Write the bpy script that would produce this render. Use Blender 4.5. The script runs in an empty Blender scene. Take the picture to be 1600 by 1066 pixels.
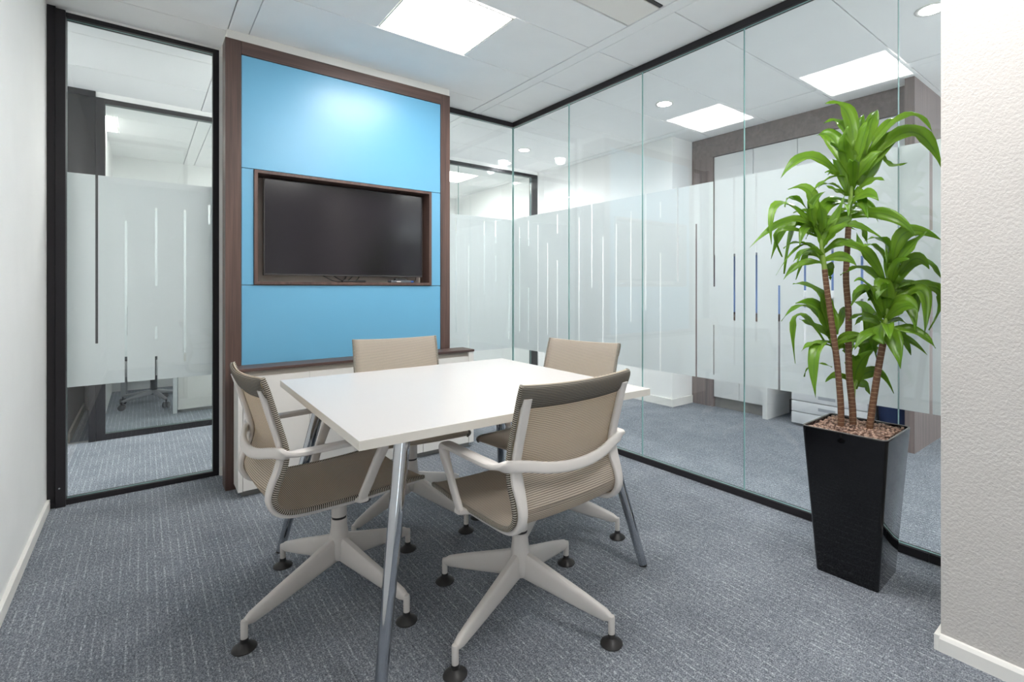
import bpy, bmesh, math, random
from mathutils import Vector, Matrix
random.seed(7)
S = bpy.context.scene
COL = S.collection
R = math.radians

# ------------------------------------------------------------------ camera
cam_data = bpy.data.cameras.new('camera')
cam = bpy.data.objects.new('camera', cam_data); COL.objects.link(cam)
cam.location = (0, 0, 1.137)
cam.rotation_euler = (R(90), 0, R(-39.05))
cam_data.sensor_fit = 'HORIZONTAL'; cam_data.sensor_width = 36
cam_data.lens = 788 / 1600 * 36
cam_data.shift_x = -62 / 1600
cam_data.shift_y = -82.1 / 1600
cam_data.clip_start = 0.05; cam_data.clip_end = 60
S.camera = cam

# ------------------------------------------------------------------ world, exposure
w = bpy.data.worlds.new('world'); S.world = w; w.use_nodes = True
w.node_tree.nodes['Background'].inputs[0].default_value = (0.9, 0.95, 1, 1)
w.node_tree.nodes['Background'].inputs[1].default_value = 2.2
S.view_settings.view_transform = 'Standard'
S.view_settings.look = 'None'
S.view_settings.gamma = 1
S.view_settings.use_curve_mapping = False
S.view_settings.exposure = 1.05
S.cycles.max_bounces = 14
S.cycles.diffuse_bounces = 6
S.cycles.glossy_bounces = 6
S.cycles.transparent_max_bounces = 32
S.cycles.transmission_bounces = 8
S.cycles.sample_clamp_indirect = 6
PANEL_STRENGTH = 12.5          # the ceiling LED panels
SPOT_POWER = 22.0              # the corridor downlights

# ------------------------------------------------------------------ materials
def new_mat(name):
    m = bpy.data.materials.new(name); m.use_nodes = True
    nt = m.node_tree; nt.nodes.clear()
    out = nt.nodes.new('ShaderNodeOutputMaterial')
    return m, nt, out
def N(nt, kind, **kw):
    n = nt.nodes.new(kind)
    for k, v in kw.items():
        if k.startswith('i_'):
            n.inputs[k[2:].replace('_', ' ')].default_value = v
        else: setattr(n, k, v)
    return n
def math_n(nt, op, a, b=None, c=None):
    n = nt.nodes.new('ShaderNodeMath'); n.operation = op
    for i, x in enumerate((a, b, c)):
        if x is None: continue
        if isinstance(x, (int, float)): n.inputs[i].default_value = x
        else: nt.links.new(x, n.inputs[i])
    return n.outputs[0]
def mix_col(nt, fac, a, b):
    n = nt.nodes.new('ShaderNodeMix'); n.data_type = 'RGBA'
    if isinstance(fac, (int, float)): n.inputs[0].default_value = fac
    else: nt.links.new(fac, n.inputs[0])
    for i, x in ((6, a), (7, b)):
        if isinstance(x, tuple): n.inputs[i].default_value = (*x, 1)
        else: nt.links.new(x, n.inputs[i])
    return n.outputs[2]
def bump(nt, height, strength=.3, dist=.002):
    b = nt.nodes.new('ShaderNodeBump'); b.inputs['Strength'].default_value = strength
    b.inputs['Distance'].default_value = dist
    nt.links.new(height, b.inputs['Height']); return b.outputs[0]
def noise(nt, scale, detail=3, vec=None, rough=.5):
    n = nt.nodes.new('ShaderNodeTexNoise'); n.inputs['Scale'].default_value = scale
    n.inputs['Detail'].default_value = detail; n.inputs['Roughness'].default_value = rough
    if vec is not None: nt.links.new(vec, n.inputs['Vector'])
    return n.outputs[0]
def coords(nt, kind='Object'):
    return nt.nodes.new('ShaderNodeTexCoord').outputs[kind]
def scaled(nt, vec, s):
    m = nt.nodes.new('ShaderNodeMapping'); m.inputs['Scale'].default_value = s
    nt.links.new(vec, m.inputs['Vector']); return m.outputs[0]
def geo_pos(nt): return nt.nodes.new('ShaderNodeNewGeometry').outputs['Position']
def simple(name, col, rough=.5, metal=0, spec=.5, coat=0, var=0.03, nscale=6, bumps=0, bscale=200):
    m, nt, out = new_mat(name)
    p = N(nt, 'ShaderNodeBsdfPrincipled')
    p.inputs['Roughness'].default_value = rough; p.inputs['Metallic'].default_value = metal
    p.inputs['Specular IOR Level'].default_value = spec; p.inputs['Coat Weight'].default_value = coat
    p.inputs['Coat Roughness'].default_value = .03
    v = coords(nt)
    a = tuple(c * (1 - var) for c in col); b = tuple(min(1, c * (1 + var)) for c in col)
    nt.links.new(mix_col(nt, noise(nt, nscale, 2, v), a, b), p.inputs['Base Color'])
    if bumps: nt.links.new(bump(nt, noise(nt, bscale, 3, v), bumps, .001), p.inputs['Normal'])
    nt.links.new(p.outputs[0], out.inputs[0])
    return m
M = {}
M['wall'] = simple('white_wall_paint', (.90, .895, .88), .7, bumps=.15, bscale=150)
M['ceiling'] = simple('ceiling_tile_white', (.92, .92, .915), .85, bumps=.1, bscale=300, spec=.2)
M['ceiling_gap'] = simple('ceiling_gap_grey', (.45, .45, .45), .9)
M['skirt'] = simple('skirting_white', (.84, .82, .78), .4)
M['dark_frame'] = simple('dark_anodised_frame', (.020, .018, .021), .5, spec=.3, var=.1)
M['white_lam'] = simple('white_laminate', (.80, .77, .73), .35)
M['far_white_lam'] = simple('grey_white_laminate', (.72, .73, .73), .4)
M['recess'] = simple('taupe_recess', (.42, .38, .33), .6)
M['plinth'] = simple('plinth_grey', (.26, .25, .24), .5)
M['table_top'] = simple('table_white_laminate', (.60, .575, .56), .28, var=.01)
M['table_edge'] = simple('table_edge_band', (.72, .68, .62), .4)
M['chrome'] = simple('chrome', (.50, .52, .55), .06, metal=1, var=.01)
M['plastic'] = simple('warm_white_plastic', (.66, .62, .59), .42, var=.02)
M['black_plastic'] = simple('black_plastic', (.02, .018, .018), .45)
M['blue'] = simple('blue_satin_lacquer', (.15, .43, .65), .33, spec=.6, var=.02)
M['tv_screen'] = simple('tv_screen_glass', (.014, .011, .016), .16, spec=.6, var=.2)
M['tv_bezel'] = simple('tv_bezel_grey', (.06, .055, .055), .35)
M['niche'] = simple('niche_back_taupe', (.66, .58, .52), .6)
M['pot'] = simple('black_gloss_planter', (.004, .004, .005), .04, spec=.45, coat=0, var=0)
M['pot_rim'] = simple('planter_rim_grey', (.20, .19, .18), .25)
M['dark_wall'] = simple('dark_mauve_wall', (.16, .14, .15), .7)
M['pinboard'] = simple('blue_pinboard_felt', (.16, .28, .60), .9)
M['worktop_brown'] = simple('brown_worktop', (.12, .07, .055), .5)
M['copier'] = simple('copier_white_plastic', (.70, .71, .73), .45)
M['copier_grey'] = simple('copier_grey_plastic', (.36, .38, .42), .5)
M['navy'] = simple('navy_plastic', (.02, .04, .12), .5)
M['metal_grey'] = simple('brushed_grey_metal', (.45, .45, .46), .35, metal=.8)
M['device_grey'] = simple('device_grey_plastic', (.12, .13, .15), .4)
M['device_blue'] = simple('device_blue_plastic', (.03, .10, .35), .4)
M['grey_fabric'] = simple('charcoal_fabric', (.05, .05, .055), .9, bumps=.4)

def wood(name, dark, light, vertical=True, rough=.42):
    m, nt, out = new_mat(name)
    p = N(nt, 'ShaderNodeBsdfPrincipled'); p.inputs['Roughness'].default_value = rough
    v = geo_pos(nt)
    s1 = (34, 34, 1.3) if vertical else (1.3, 34, 34)
    s2 = (150, 150, 2.2) if vertical else (2.2, 150, 150)
    a = noise(nt, 1, 4, scaled(nt, v, s1), .6); b = noise(nt, 1, 3, scaled(nt, v, s2), .6)
    f = math_n(nt, 'ADD', math_n(nt, 'MULTIPLY', a, .65), math_n(nt, 'MULTIPLY', b, .35))
    r = nt.nodes.new('ShaderNodeValToRGB'); nt.links.new(f, r.inputs[0])
    r.color_ramp.elements[0].position = .34; r.color_ramp.elements[0].color = (*dark, 1)
    r.color_ramp.elements[1].position = .66; r.color_ramp.elements[1].color = (*light, 1)
    nt.links.new(r.outputs[0], p.inputs['Base Color'])
    nt.links.new(bump(nt, b, .08, .001), p.inputs['Normal'])
    nt.links.new(p.outputs[0], out.inputs[0]); return m
M['wood_v'] = wood('walnut_upright_grain', (.055, .034, .030), (.160, .092, .074))
M['wood_h'] = wood('walnut_lying_grain', (.055, .034, .030), (.160, .092, .074), False)
M['wood_grey_v'] = wood('grey_walnut_upright_grain', (.15, .125, .125), (.27, .21, .195))
M['wood_grey_h'] = wood('grey_walnut_lying_grain', (.15, .125, .125), (.27, .21, .195), False)

def plaster():
    m, nt, out = new_mat('rough_plaster')
    p = N(nt, 'ShaderNodeBsdfPrincipled'); p.inputs['Roughness'].default_value = .85
    p.inputs['Base Color'].default_value = (.57, .54, .515, 1)
    v = geo_pos(nt)
    a = noise(nt, 1, 4, scaled(nt, v, (120, 120, 120)), .55)
    b = noise(nt, 1, 2, scaled(nt, v, (45, 45, 45)), .5)
    nt.links.new(bump(nt, math_n(nt, 'ADD', a, math_n(nt, 'MULTIPLY', b, .5)), .75, .004), p.inputs['Normal'])
    nt.links.new(p.outputs[0], out.inputs[0]); return m
M['plaster'] = plaster()

def carpet():
    m, nt, out = new_mat('grey_blue_carpet')
    p = N(nt, 'ShaderNodeBsdfPrincipled'); p.inputs['Roughness'].default_value = .95
    p.inputs['Specular IOR Level'].default_value = .1
    v = geo_pos(nt)
    sep = nt.nodes.new('ShaderNodeSeparateXYZ'); nt.links.new(v, sep.inputs[0])
    x, y = sep.outputs[0], sep.outputs[1]
    fine = noise(nt, 230, 2, v, .7)
    mid = noise(nt, 1, 2, scaled(nt, v, (170, 60, 60)), .6)
    big = noise(nt, 5, 2, v, .5)
    pitch = .0275
    q = math_n(nt, 'DIVIDE', x, pitch)
    idx = math_n(nt, 'FLOOR', q); fr = math_n(nt, 'FRACT', q)
    line = math_n(nt, 'SUBTRACT', 1, math_n(nt, 'MINIMUM', math_n(nt, 'MULTIPLY', math_n(nt, 'ABSOLUTE', math_n(nt, 'SUBTRACT', fr, .5)), 7.0), 1))
    cmb = nt.nodes.new('ShaderNodeCombineXYZ')
    nt.links.new(math_n(nt, 'MULTIPLY', idx, 3.71), cmb.inputs[0])
    nt.links.new(math_n(nt, 'MULTIPLY', y, 7.0), cmb.inputs[1])
    dash = noise(nt, 1, 1, cmb.outputs[0], .5)
    dash = math_n(nt, 'MULTIPLY', math_n(nt, 'SUBTRACT', dash, .35), 4.5); dash = math_n(nt, 'MINIMUM', math_n(nt, 'MAXIMUM', dash, 0), 1)
    stitch = noise(nt, 1, 1, scaled(nt, v, (5, 150, 5)), .5)
    stitch = math_n(nt, 'MINIMUM', math_n(nt, 'MAXIMUM', math_n(nt, 'MULTIPLY', math_n(nt, 'SUBTRACT', stitch, .38), 5), 0), 1)
    L = math_n(nt, 'MULTIPLY', math_n(nt, 'MULTIPLY', line, dash), stitch)
    # short cross weft rows
    q2 = math_n(nt, 'FRACT', math_n(nt, 'DIVIDE', y, .0092))
    row = math_n(nt, 'SUBTRACT', 1, math_n(nt, 'MINIMUM', math_n(nt, 'MULTIPLY', math_n(nt, 'ABSOLUTE', math_n(nt, 'SUBTRACT', q2, .5)), 3.0), 1))
    rowmask = noise(nt, 1, 1, scaled(nt, v, (38, 95, 10)), .5)
    rowmask = math_n(nt, 'MINIMUM', math_n(nt, 'MAXIMUM', math_n(nt, 'MULTIPLY', math_n(nt, 'SUBTRACT', rowmask, .5), 5), 0), 1)
    W = math_n(nt, 'MULTIPLY', row, rowmask)
    f = math_n(nt, 'ADD', math_n(nt, 'MULTIPLY', math_n(nt, 'SUBTRACT', fine, .5), 1.9), math_n(nt, 'MULTIPLY', math_n(nt, 'SUBTRACT', mid, .5), 1.0))
    f = math_n(nt, 'ADD', f, .33)
    f = math_n(nt, 'ADD', f, math_n(nt, 'MULTIPLY', math_n(nt, 'SUBTRACT', big, .5), .25))
    f = math_n(nt, 'ADD', f, math_n(nt, 'ADD', math_n(nt, 'MULTIPLY', L, .43), math_n(nt, 'MULTIPLY', W, .14)))
    r = nt.nodes.new('ShaderNodeValToRGB'); nt.links.new(f, r.inputs[0])
    e = r.color_ramp.elements
    e[0].position = 0; e[0].color = (.095, .105, .125, 1)
    e[1].position = 1; e[1].color = (.66, .69, .73, 1)
    k = r.color_ramp.elements.new(.42); k.color = (.235, .255, .29, 1)
    nt.links.new(r.outputs[0], p.inputs['Base Color'])
    nt.links.new(bump(nt, f, .55, .004), p.inputs['Normal'])
    nt.links.new(p.outputs[0], out.inputs[0]); return m
M['carpet'] = carpet()

def glass(name, tint, refl=1.0):
    m, nt, out = new_mat(name)
    t = N(nt, 'ShaderNodeBsdfTransparent'); t.inputs[0].default_value = (*tint, 1)
    g = N(nt, 'ShaderNodeBsdfGlossy'); g.inputs['Roughness'].default_value = 0.0
    g.inputs[0].default_value = (refl, refl, refl, 1)
    fr = N(nt, 'ShaderNodeFresnel'); fr.inputs[0].default_value = 1.5
    # keep the same outside reflectance on the faces seen from within the pane
    lw = N(nt, 'ShaderNodeLayerWeight'); lw.inputs['Blend'].default_value = .5
    facing = lw.outputs['Facing']
    sch = math_n(nt, 'ADD', .04, math_n(nt, 'MULTIPLY', .96, math_n(nt, 'POWER', facing, 5)))
    v = geo_pos(nt)
    smear = noise(nt, 2.2, 3, v)
    mx = N(nt, 'ShaderNodeMixShader')
    nt.links.new(math_n(nt, 'MULTIPLY', sch, math_n(nt, 'ADD', .9, math_n(nt, 'MULTIPLY', smear, .2))), mx.inputs[0])
    nt.links.new(t.outputs[0], mx.inputs[1]); nt.links.new(g.outputs[0], mx.inputs[2])
    nt.links.new(mx.outputs[0], out.inputs[0]); return m
M['glass'] = glass('clear_partition_glass', (.972, .99, .987))
M['glass_edge'] = simple('green_glass_edge', (.26, .44, .42), .12, spec=.8)

def film():
    m, nt, out = new_mat('frosted_film')
    t = N(nt, 'ShaderNodeBsdfTransparent'); t.inputs[0].default_value = (.95, .98, .98, 1)
    tr = N(nt, 'ShaderNodeBsdfTranslucent'); tr.inputs[0].default_value = (.86, .875, .88, 1)
    d = N(nt, 'ShaderNodeBsdfDiffuse')
    v = geo_pos(nt)
    nt.links.new(mix_col(nt, noise(nt, 300, 2, v), (.78, .795, .80), (.82, .835, .84)), d.inputs[0])
    a = N(nt, 'ShaderNodeMixShader'); a.inputs[0].default_value = .5
    nt.links.new(d.outputs[0], a.inputs[1]); nt.links.new(tr.outputs[0], a.inputs[2])
    b = N(nt, 'ShaderNodeMixShader'); b.inputs[0].default_value = .93
    nt.links.new(t.outputs[0], b.inputs[1]); nt.links.new(a.outputs[0], b.inputs[2])
    nt.links.new(b.outputs[0], out.inputs[0]); return m
M['film'] = film()

def knit(name, cream, dark, duty, pitch=.006):
    m, nt, out = new_mat(name)
    uv = nt.nodes.new('ShaderNodeUVMap').outputs[0]
    sep = nt.nodes.new('ShaderNodeSeparateXYZ'); nt.links.new(uv, sep.inputs[0])
    s = math_n(nt, 'SINE', math_n(nt, 'MULTIPLY', sep.outputs[1], 2 * math.pi / pitch))
    c = math_n(nt, 'SINE', math_n(nt, 'MULTIPLY', sep.outputs[0], 2 * math.pi / .0035))
    k = math_n(nt, 'ADD', s, math_n(nt, 'MULTIPLY', c, .18))
    f = math_n(nt, 'MINIMUM', math_n(nt, 'MAXIMUM', math_n(nt, 'ADD', math_n(nt, 'MULTIPLY', math_n(nt, 'ADD', k, duty), 1.6), .5), 0), 1)
    colr = mix_col(nt, f, dark, cream)
    p = N(nt, 'ShaderNodeBsdfPrincipled'); p.inputs['Roughness'].default_value = .8
    p.inputs['Specular IOR Level'].default_value = .2
    nt.links.new(colr, p.inputs['Base Color'])
    nt.links.new(bump(nt, k, .35, .0012), p.inputs['Normal'])
    t = N(nt, 'ShaderNodeBsdfTranslucent')
    nt.links.new(mix_col(nt, f, (.20, .16, .10), (.80, .68, .49)), t.inputs[0])
    a = N(nt, 'ShaderNodeMixShader'); a.inputs[0].default_value = .40
    nt.links.new(p.outputs[0], a.inputs[1]); nt.links.new(t.outputs[0], a.inputs[2])
    nt.links.new(a.outputs[0], out.inputs[0]); return m
M['knit'] = knit('beige_ribbed_knit', (.75, .665, .575), (.27, .23, .195), .6)
M['knit_edge'] = knit('black_white_loop_edge', (.72, .68, .60), (.03, .027, .025), 0, .0062)
M['sleeve'] = knit('grey_ribbed_sleeve', (.30, .285, .26), (.10, .095, .09), .2, .0052)

def emit(name, col, strength):
    m, nt, out = new_mat(name)
    e = N(nt, 'ShaderNodeEmission'); e.inputs[0].default_value = (*col, 1); e.inputs[1].default_value = strength
    nt.links.new(e.outputs[0], out.inputs[0]); return m
M['led'] = emit('led_panel_light', (1, .985, .96), PANEL_STRENGTH)
M['spot'] = emit('downlight_glow', (.95, .97, 1), 30)

def leaf_mat():
    m, nt, out = new_mat('dracaena_leaf')
    uv = nt.nodes.new('ShaderNodeUVMap').outputs[0]
    sep = nt.nodes.new('ShaderNodeSeparateXYZ'); nt.links.new(uv, sep.inputs[0])
    v = coords(nt)
    mid = math_n(nt, 'MINIMUM', math_n(nt, 'MULTIPLY', math_n(nt, 'ABSOLUTE', math_n(nt, 'SUBTRACT', sep.outputs[0], .5)), 14), 1)
    st = noise(nt, 1, 2, scaled(nt, uv, (40, 1.5, 1)))
    base = mix_col(nt, noise(nt, 9, 2, v), (.06, .19, .012), (.27, .48, .025))
    base = mix_col(nt, math_n(nt, 'MULTIPLY', st, .5), base, (.06, .17, .02))
    base = mix_col(nt, mid, (.05, .15, .02), base)
    tip = math_n(nt, 'POWER', sep.outputs[1], 1.5)
    base = mix_col(nt, math_n(nt, 'MULTIPLY', math_n(nt, 'SUBTRACT', 1, tip), .16), base, (.50, .68, .08))
    p = N(nt, 'ShaderNodeBsdfPrincipled'); p.inputs['Roughness'].default_value = .26
    p.inputs['Specular IOR Level'].default_value = .45
    nt.links.new(base, p.inputs['Base Color'])
    nt.links.new(bump(nt, st, .15, .002), p.inputs['Normal'])
    t = N(nt, 'ShaderNodeBsdfTranslucent')
    nt.links.new(mix_col(nt, .6, base, (.35, .62, .03)), t.inputs[0])
    a = N(nt, 'ShaderNodeMixShader'); a.inputs[0].default_value = .35
    nt.links.new(p.outputs[0], a.inputs[1]); nt.links.new(t.outputs[0], a.inputs[2])
    nt.links.new(a.outputs[0], out.inputs[0]); return m
M['leaf'] = leaf_mat()
def trunk_mat():
    m, nt, out = new_mat('ringed_brown_trunk')
    uv = nt.nodes.new('ShaderNodeUVMap').outputs[0]
    sep = nt.nodes.new('ShaderNodeSeparateXYZ'); nt.links.new(uv, sep.inputs[0])
    wob = math_n(nt, 'MULTIPLY', noise(nt, 25, 2, coords(nt)), .02)
    fr = math_n(nt, 'FRACT', math_n(nt, 'DIVIDE', math_n(nt, 'ADD', sep.outputs[1], wob), .0165))
    ring = math_n(nt, 'GREATER_THAN', fr, .86)
    n2 = noise(nt, 90, 3, coords(nt))
    c = mix_col(nt, n2, (.085, .035, .018), (.24, .115, .06))
    c = mix_col(nt, math_n(nt, 'MULTIPLY', ring, .65), c, (.42, .30, .18))
    p = N(nt, 'ShaderNodeBsdfPrincipled'); p.inputs['Roughness'].default_value = .65
    nt.links.new(c, p.inputs['Base Color'])
    nt.links.new(bump(nt, fr, .5, .002), p.inputs['Normal'])
    nt.links.new(p.outputs[0], out.inputs[0]); return m
M['trunk'] = trunk_mat()
M['green_stem'] = simple('green_stem', (.24, .36, .06), .5, var=.2, nscale=60)
def pebble():
    m, nt, out = new_mat('clay_pebbles')
    p = N(nt, 'ShaderNodeBsdfPrincipled'); p.inputs['Roughness'].default_value = .6
    a = noise(nt, 75, 1, coords(nt))
    r = nt.nodes.new('ShaderNodeValToRGB'); nt.links.new(a, r.inputs[0])
    r.color_ramp.elements[0].position = .35; r.color_ramp.elements[0].color = (.10, .05, .035, 1)
    r.color_ramp.elements[1].position = .65; r.color_ramp.elements[1].color = (.50, .33, .25, 1)
    nt.links.new(r.outputs[0], p.inputs['Base Color'])
    nt.links.new(p.outputs[0], out.inputs[0]); return m
M['pebble'] = pebble()

# ------------------------------------------------------------------ mesh helpers
def box(bm, x0, x1, y0, y1, z0, z1, bev=0, seg=2, mi=0):
    t = bmesh.new()
    bmesh.ops.create_cube(t, size=1)
    for v in t.verts:
        v.co = Vector(((x0 + x1) / 2 + v.co.x * (x1 - x0), (y0 + y1) / 2 + v.co.y * (y1 - y0), (z0 + z1) / 2 + v.co.z * (z1 - z0)))
    if bev: bmesh.ops.bevel(t, geom=t.edges[:], offset=bev, segments=seg, affect='EDGES', profile=.6)
    for f in t.faces: f.material_index = mi
    merge(bm, t)
    return bm
def merge(bm, t, mat=None):
    me = bpy.data.meshes.new('tmp'); t.to_mesh(me); t.free()
    if mat is not None: me.transform(mat)
    bm.from_mesh(me); bpy.data.meshes.remove(me)
def lathe(bm, prof, c=(0, 0), n=32, mi=0, squash=1):
    rings = []
    for r, z in prof:
        rings.append([bm.verts.new((c[0] + max(r, 1e-5) * math.cos(2 * math.pi * i / n), c[1] + max(r, 1e-5) * squash * math.sin(2 * math.pi * i / n), z)) for i in range(n)])
    for a, b in zip(rings, rings[1:]):
        for i in range(n):
            f = bm.faces.new((a[i], a[(i + 1) % n], b[(i + 1) % n], b[i])); f.material_index = mi; f.smooth = True
    f = bm.faces.new(list(reversed(rings[0]))); f.material_index = mi
    f = bm.faces.new(rings[-1]); f.material_index = mi
    return bm
def spline(pts, per=6):
    P = [Vector(p) for p in pts]; out = []
    for i in range(len(P) - 1):
        p0 = P[max(i - 1, 0)]; p1 = P[i]; p2 = P[i + 1]; p3 = P[min(i + 2, len(P) - 1)]
        for k in range(per):
            t = k / per
            out.append(.5 * ((2 * p1) + (-p0 + p2) * t + (2 * p0 - 5 * p1 + 4 * p2 - p3) * t * t + (-p0 + 3 * p1 - 3 * p2 + p3) * t ** 3))
    out.append(P[-1]); return out
def sweep(bm, pts, w, h, side=None, n=14, power=3.2, mi=0, uvl=None, cap=True):
    """Section w (along the side vector) by h, may vary per point; power 2 is an ellipse, more is boxier."""
    P = [Vector(p) for p in pts]; m = len(P); rings = []; dist = 0
    prev = None
    for i, p in enumerate(P):
        t = (P[min(i + 1, m - 1)] - P[max(i - 1, 0)]).normalized()
        if side is None:
            if prev is None:
                prev = Vector((0, 0, 1)).cross(t)
                if prev.length < .1: prev = Vector((1, 0, 0))
            s = prev - t * prev.dot(t); s.normalize(); prev = s
        else:
            sv = Vector(side(i / (m - 1)) if callable(side) else side)
            s = (sv - t * sv.dot(t)).normalized()
        nn = t.cross(s).normalized()
        ww = (w(i / (m - 1)) if callable(w) else w) / 2; hh = (h(i / (m - 1)) if callable(h) else h) / 2
        if i: dist += (p - P[i - 1]).length
        ring = []
        for k in range(n):
            a = 2 * math.pi * k / n; c, q = math.cos(a), math.sin(a)
            ring.append(bm.verts.new(p + s * ww * math.copysign(abs(c) ** (2 / power), c) + nn * hh * math.copysign(abs(q) ** (2 / power), q)))
        rings.append((ring, dist))
    for (a, da), (b, db) in zip(rings, rings[1:]):
        for k in range(n):
            f = bm.faces.new((a[k], a[(k + 1) % n], b[(k + 1) % n], b[k])); f.material_index = mi; f.smooth = True
            if uvl:
                for lp, (uu, vv) in zip(f.loops, ((k / n, da), ((k + 1) / n, da), ((k + 1) / n, db), (k / n, db))): lp[uvl].uv = (uu, vv)
    if cap:
        for ring, rev in ((rings[0][0], True), (rings[-1][0], False)):
            f = bm.faces.new(list(reversed(ring)) if rev else ring); f.material_index = mi
    return bm
def mesh_obj(name, bm, mat, parent=None, smooth=False, loc=None):
    bmesh.ops.recalc_face_normals(bm, faces=bm.faces[:])
    me = bpy.data.meshes.new(name); bm.to_mesh(me); bm.free()
    mats = mat if isinstance(mat, (list, tuple)) else [mat]
    for m in mats: me.materials.append(m if not isinstance(m, str) else M[m])
    if smooth:
        for p in me.polygons: p.use_smooth = True
        me.set_sharp_from_angle(angle=R(38))
    o = bpy.data.objects.new(name, me); COL.objects.link(o)
    if parent: o.parent = parent
    if loc: o.location = loc
    return o
def B(*boxes, bev=0):
    bm = bmesh.new()
    for b in boxes: box(bm, *b, bev=bev)
    return bm
def thing(name, label, cat, loc=(0, 0, 0), rotz=0, group=None):
    o = bpy.data.objects.new(name, None); COL.objects.link(o); o.empty_display_size = .1
    o.location = loc; o.rotation_euler = (0, 0, rotz); o['label'] = label; o['category'] = cat
    if group: o['group'] = group
    return o
def tag(o, label, cat, group=None, kind=None):
    o['label'] = label; o['category'] = cat
    if group: o['group'] = group
    if kind: o['kind'] = kind
    return o
def struct(o, label=None):
    o['kind'] = 'structure'
    if label: o['label'] = label
    return o
def sempty(name):
    o = bpy.data.objects.new(name, None); COL.objects.link(o); o['kind'] = 'structure'; return o
def copy_tree(o, parent=None):
    c = o.copy(); COL.objects.link(c)
    if parent: c.parent = parent
    for ch in list(o.children): copy_tree(ch, c)
    return c

# ================================================================== SETTING
H = 2.6
XR, YB, XL = 2.552, 3.69, -.383          # right glass, rear glass, left wall
o = mesh_obj('floor', B((-3.2, 6.2, -2.1, 7.44, -.08, 0)), 'carpet'); struct(o)

# suspended ceiling: real tiles with gaps between them, cross bands, openings for the light panels
cb = bmesh.new()
ys = [-2.05 + .573 * 0]
Y0 = 2.810
seams = [Y0 + .573 * k for k in range(-9, 10)]
LEDS = []                                  # (x0, x1, y0, y1)
for bx0, bx1 in ((-2.96, -1.34), (-1.25, .375), (.475, 2.105), (2.185, 3.86), (3.95, 5.9)):
    for y0, y1 in zip(seams, seams[1:]):
        led = None
        if bx0 == .475 and any(abs(y1 - (Y0 + .573 * k)) < .01 for k in (0, -2, -4)): led = (1.030, 1.556)  # the one nearest the camera is an extra lamp, added out of view
        if bx0 == 2.185 and any(abs(y1 - (Y0 + .573 * k)) < .01 for k in (-5, -7)): led = (2.75, 3.276)  # panels added out of view to brighten the side corridor
        if abs(y0 - 3.956) < .1:  # both panels here are added, unseen, to light the rear corridor
            if bx0 == -2.96: led = (-2.4, -1.875)
            if bx0 == .475: led = (.62, 1.145)
        if y0 > 5.6 and abs(y0 - 5.675) < .1:
            if bx0 == -1.25: led = (-.705, -.18)
            if bx0 == 2.185: led = (2.86, 3.385)
            if bx0 == .475: led = (1.030, 1.556)  # extra panel added behind the media wall to brighten the office
        vent = bx0 == .475 and abs(y1 - (Y0 - .573 * 1)) < .01
        if led:
            box(cb, bx0 + .003, led[0] - .012, y0 + .003, y1 - .003, H, H + .02, bev=.0015, seg=1)
            box(cb, led[1] + .012, bx1 - .003, y0 + .003, y1 - .003, H, H + .02, bev=.0015, seg=1)
            ym = (y0 + y1) / 2; LEDS.append((led[0], led[1], ym - .263, ym + .263))
        elif vent:
            box(cb, bx0 + .003, bx1 - .003, 1.922, y1 - .003, H, H + .02, bev=.0015, seg=1)
        else:
            box(cb, bx0 + .003, bx1 - .003, y0 + .003, y1 - .003, H, H + .02, bev=.0015, seg=1)
for bx0, bx1 in ((-1.34, -1.25), (.375, .475), (2.105, 2.185), (3.86, 3.95)):
    box(cb, bx0 + .002, bx1 - .002, -2.1, 7.6, H - .002, H + .02, bev=.0015, seg=1)
box(cb, -3.2, 6.2, -2.1, 8.1, H + .07, H + .09, mi=1)
struct(mesh_obj('ceiling', cb, ['ceiling', 'ceiling_gap']))

# walls
struct(mesh_obj('baseboard_left', B((XL, XL + .014, -1.9, YB - .05, 0, .052), bev=.002), 'skirt'))
wr = bmesh.new(); box(wr, 1.951, 2.62, -2.1, .462, 0, H, bev=.004)
struct(mesh_obj('wall_right', wr, 'plaster'))
br = bmesh.new()
sec = [(1.951, 0), (1.937, 0), (1.937, .040), (1.943, .050), (1.951, .052)]
def extr(bm, sec, y0, y1):
    a = [bm.verts.new((x, y0, z)) for x, z in sec]; b = [bm.verts.new((x, y1, z)) for x, z in sec]
    n = len(sec)
    for i in range(n): bm.faces.new((a[i], a[(i + 1) % n], b[(i + 1) % n], b[i]))
    bm.faces.new(a); bm.faces.new(list(reversed(b)))
extr(br, sec, -1.9, .462)
box(br, 1.937, 2.545, .4621, .476, 0, .050, bev=.002)
struct(mesh_obj('baseboard_right', br, 'skirt'))
def wall_with_opening(name, axis, p0, p1, a0, a1, o0, o1, z0, z1):  # the openings hold the added daylight windows
    bs = []
    for b0, b1, c0, c1 in ((a0, o0, 0, H), (o1, a1, 0, H), (o0, o1, 0, z0), (o0, o1, z1, H)):
        bs.append((b0, b1, p0, p1, c0, c1) if axis == 'y' else (p0, p1, b0, b1, c0, c1))
    struct(mesh_obj(name, B(*bs), 'wall'))
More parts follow.
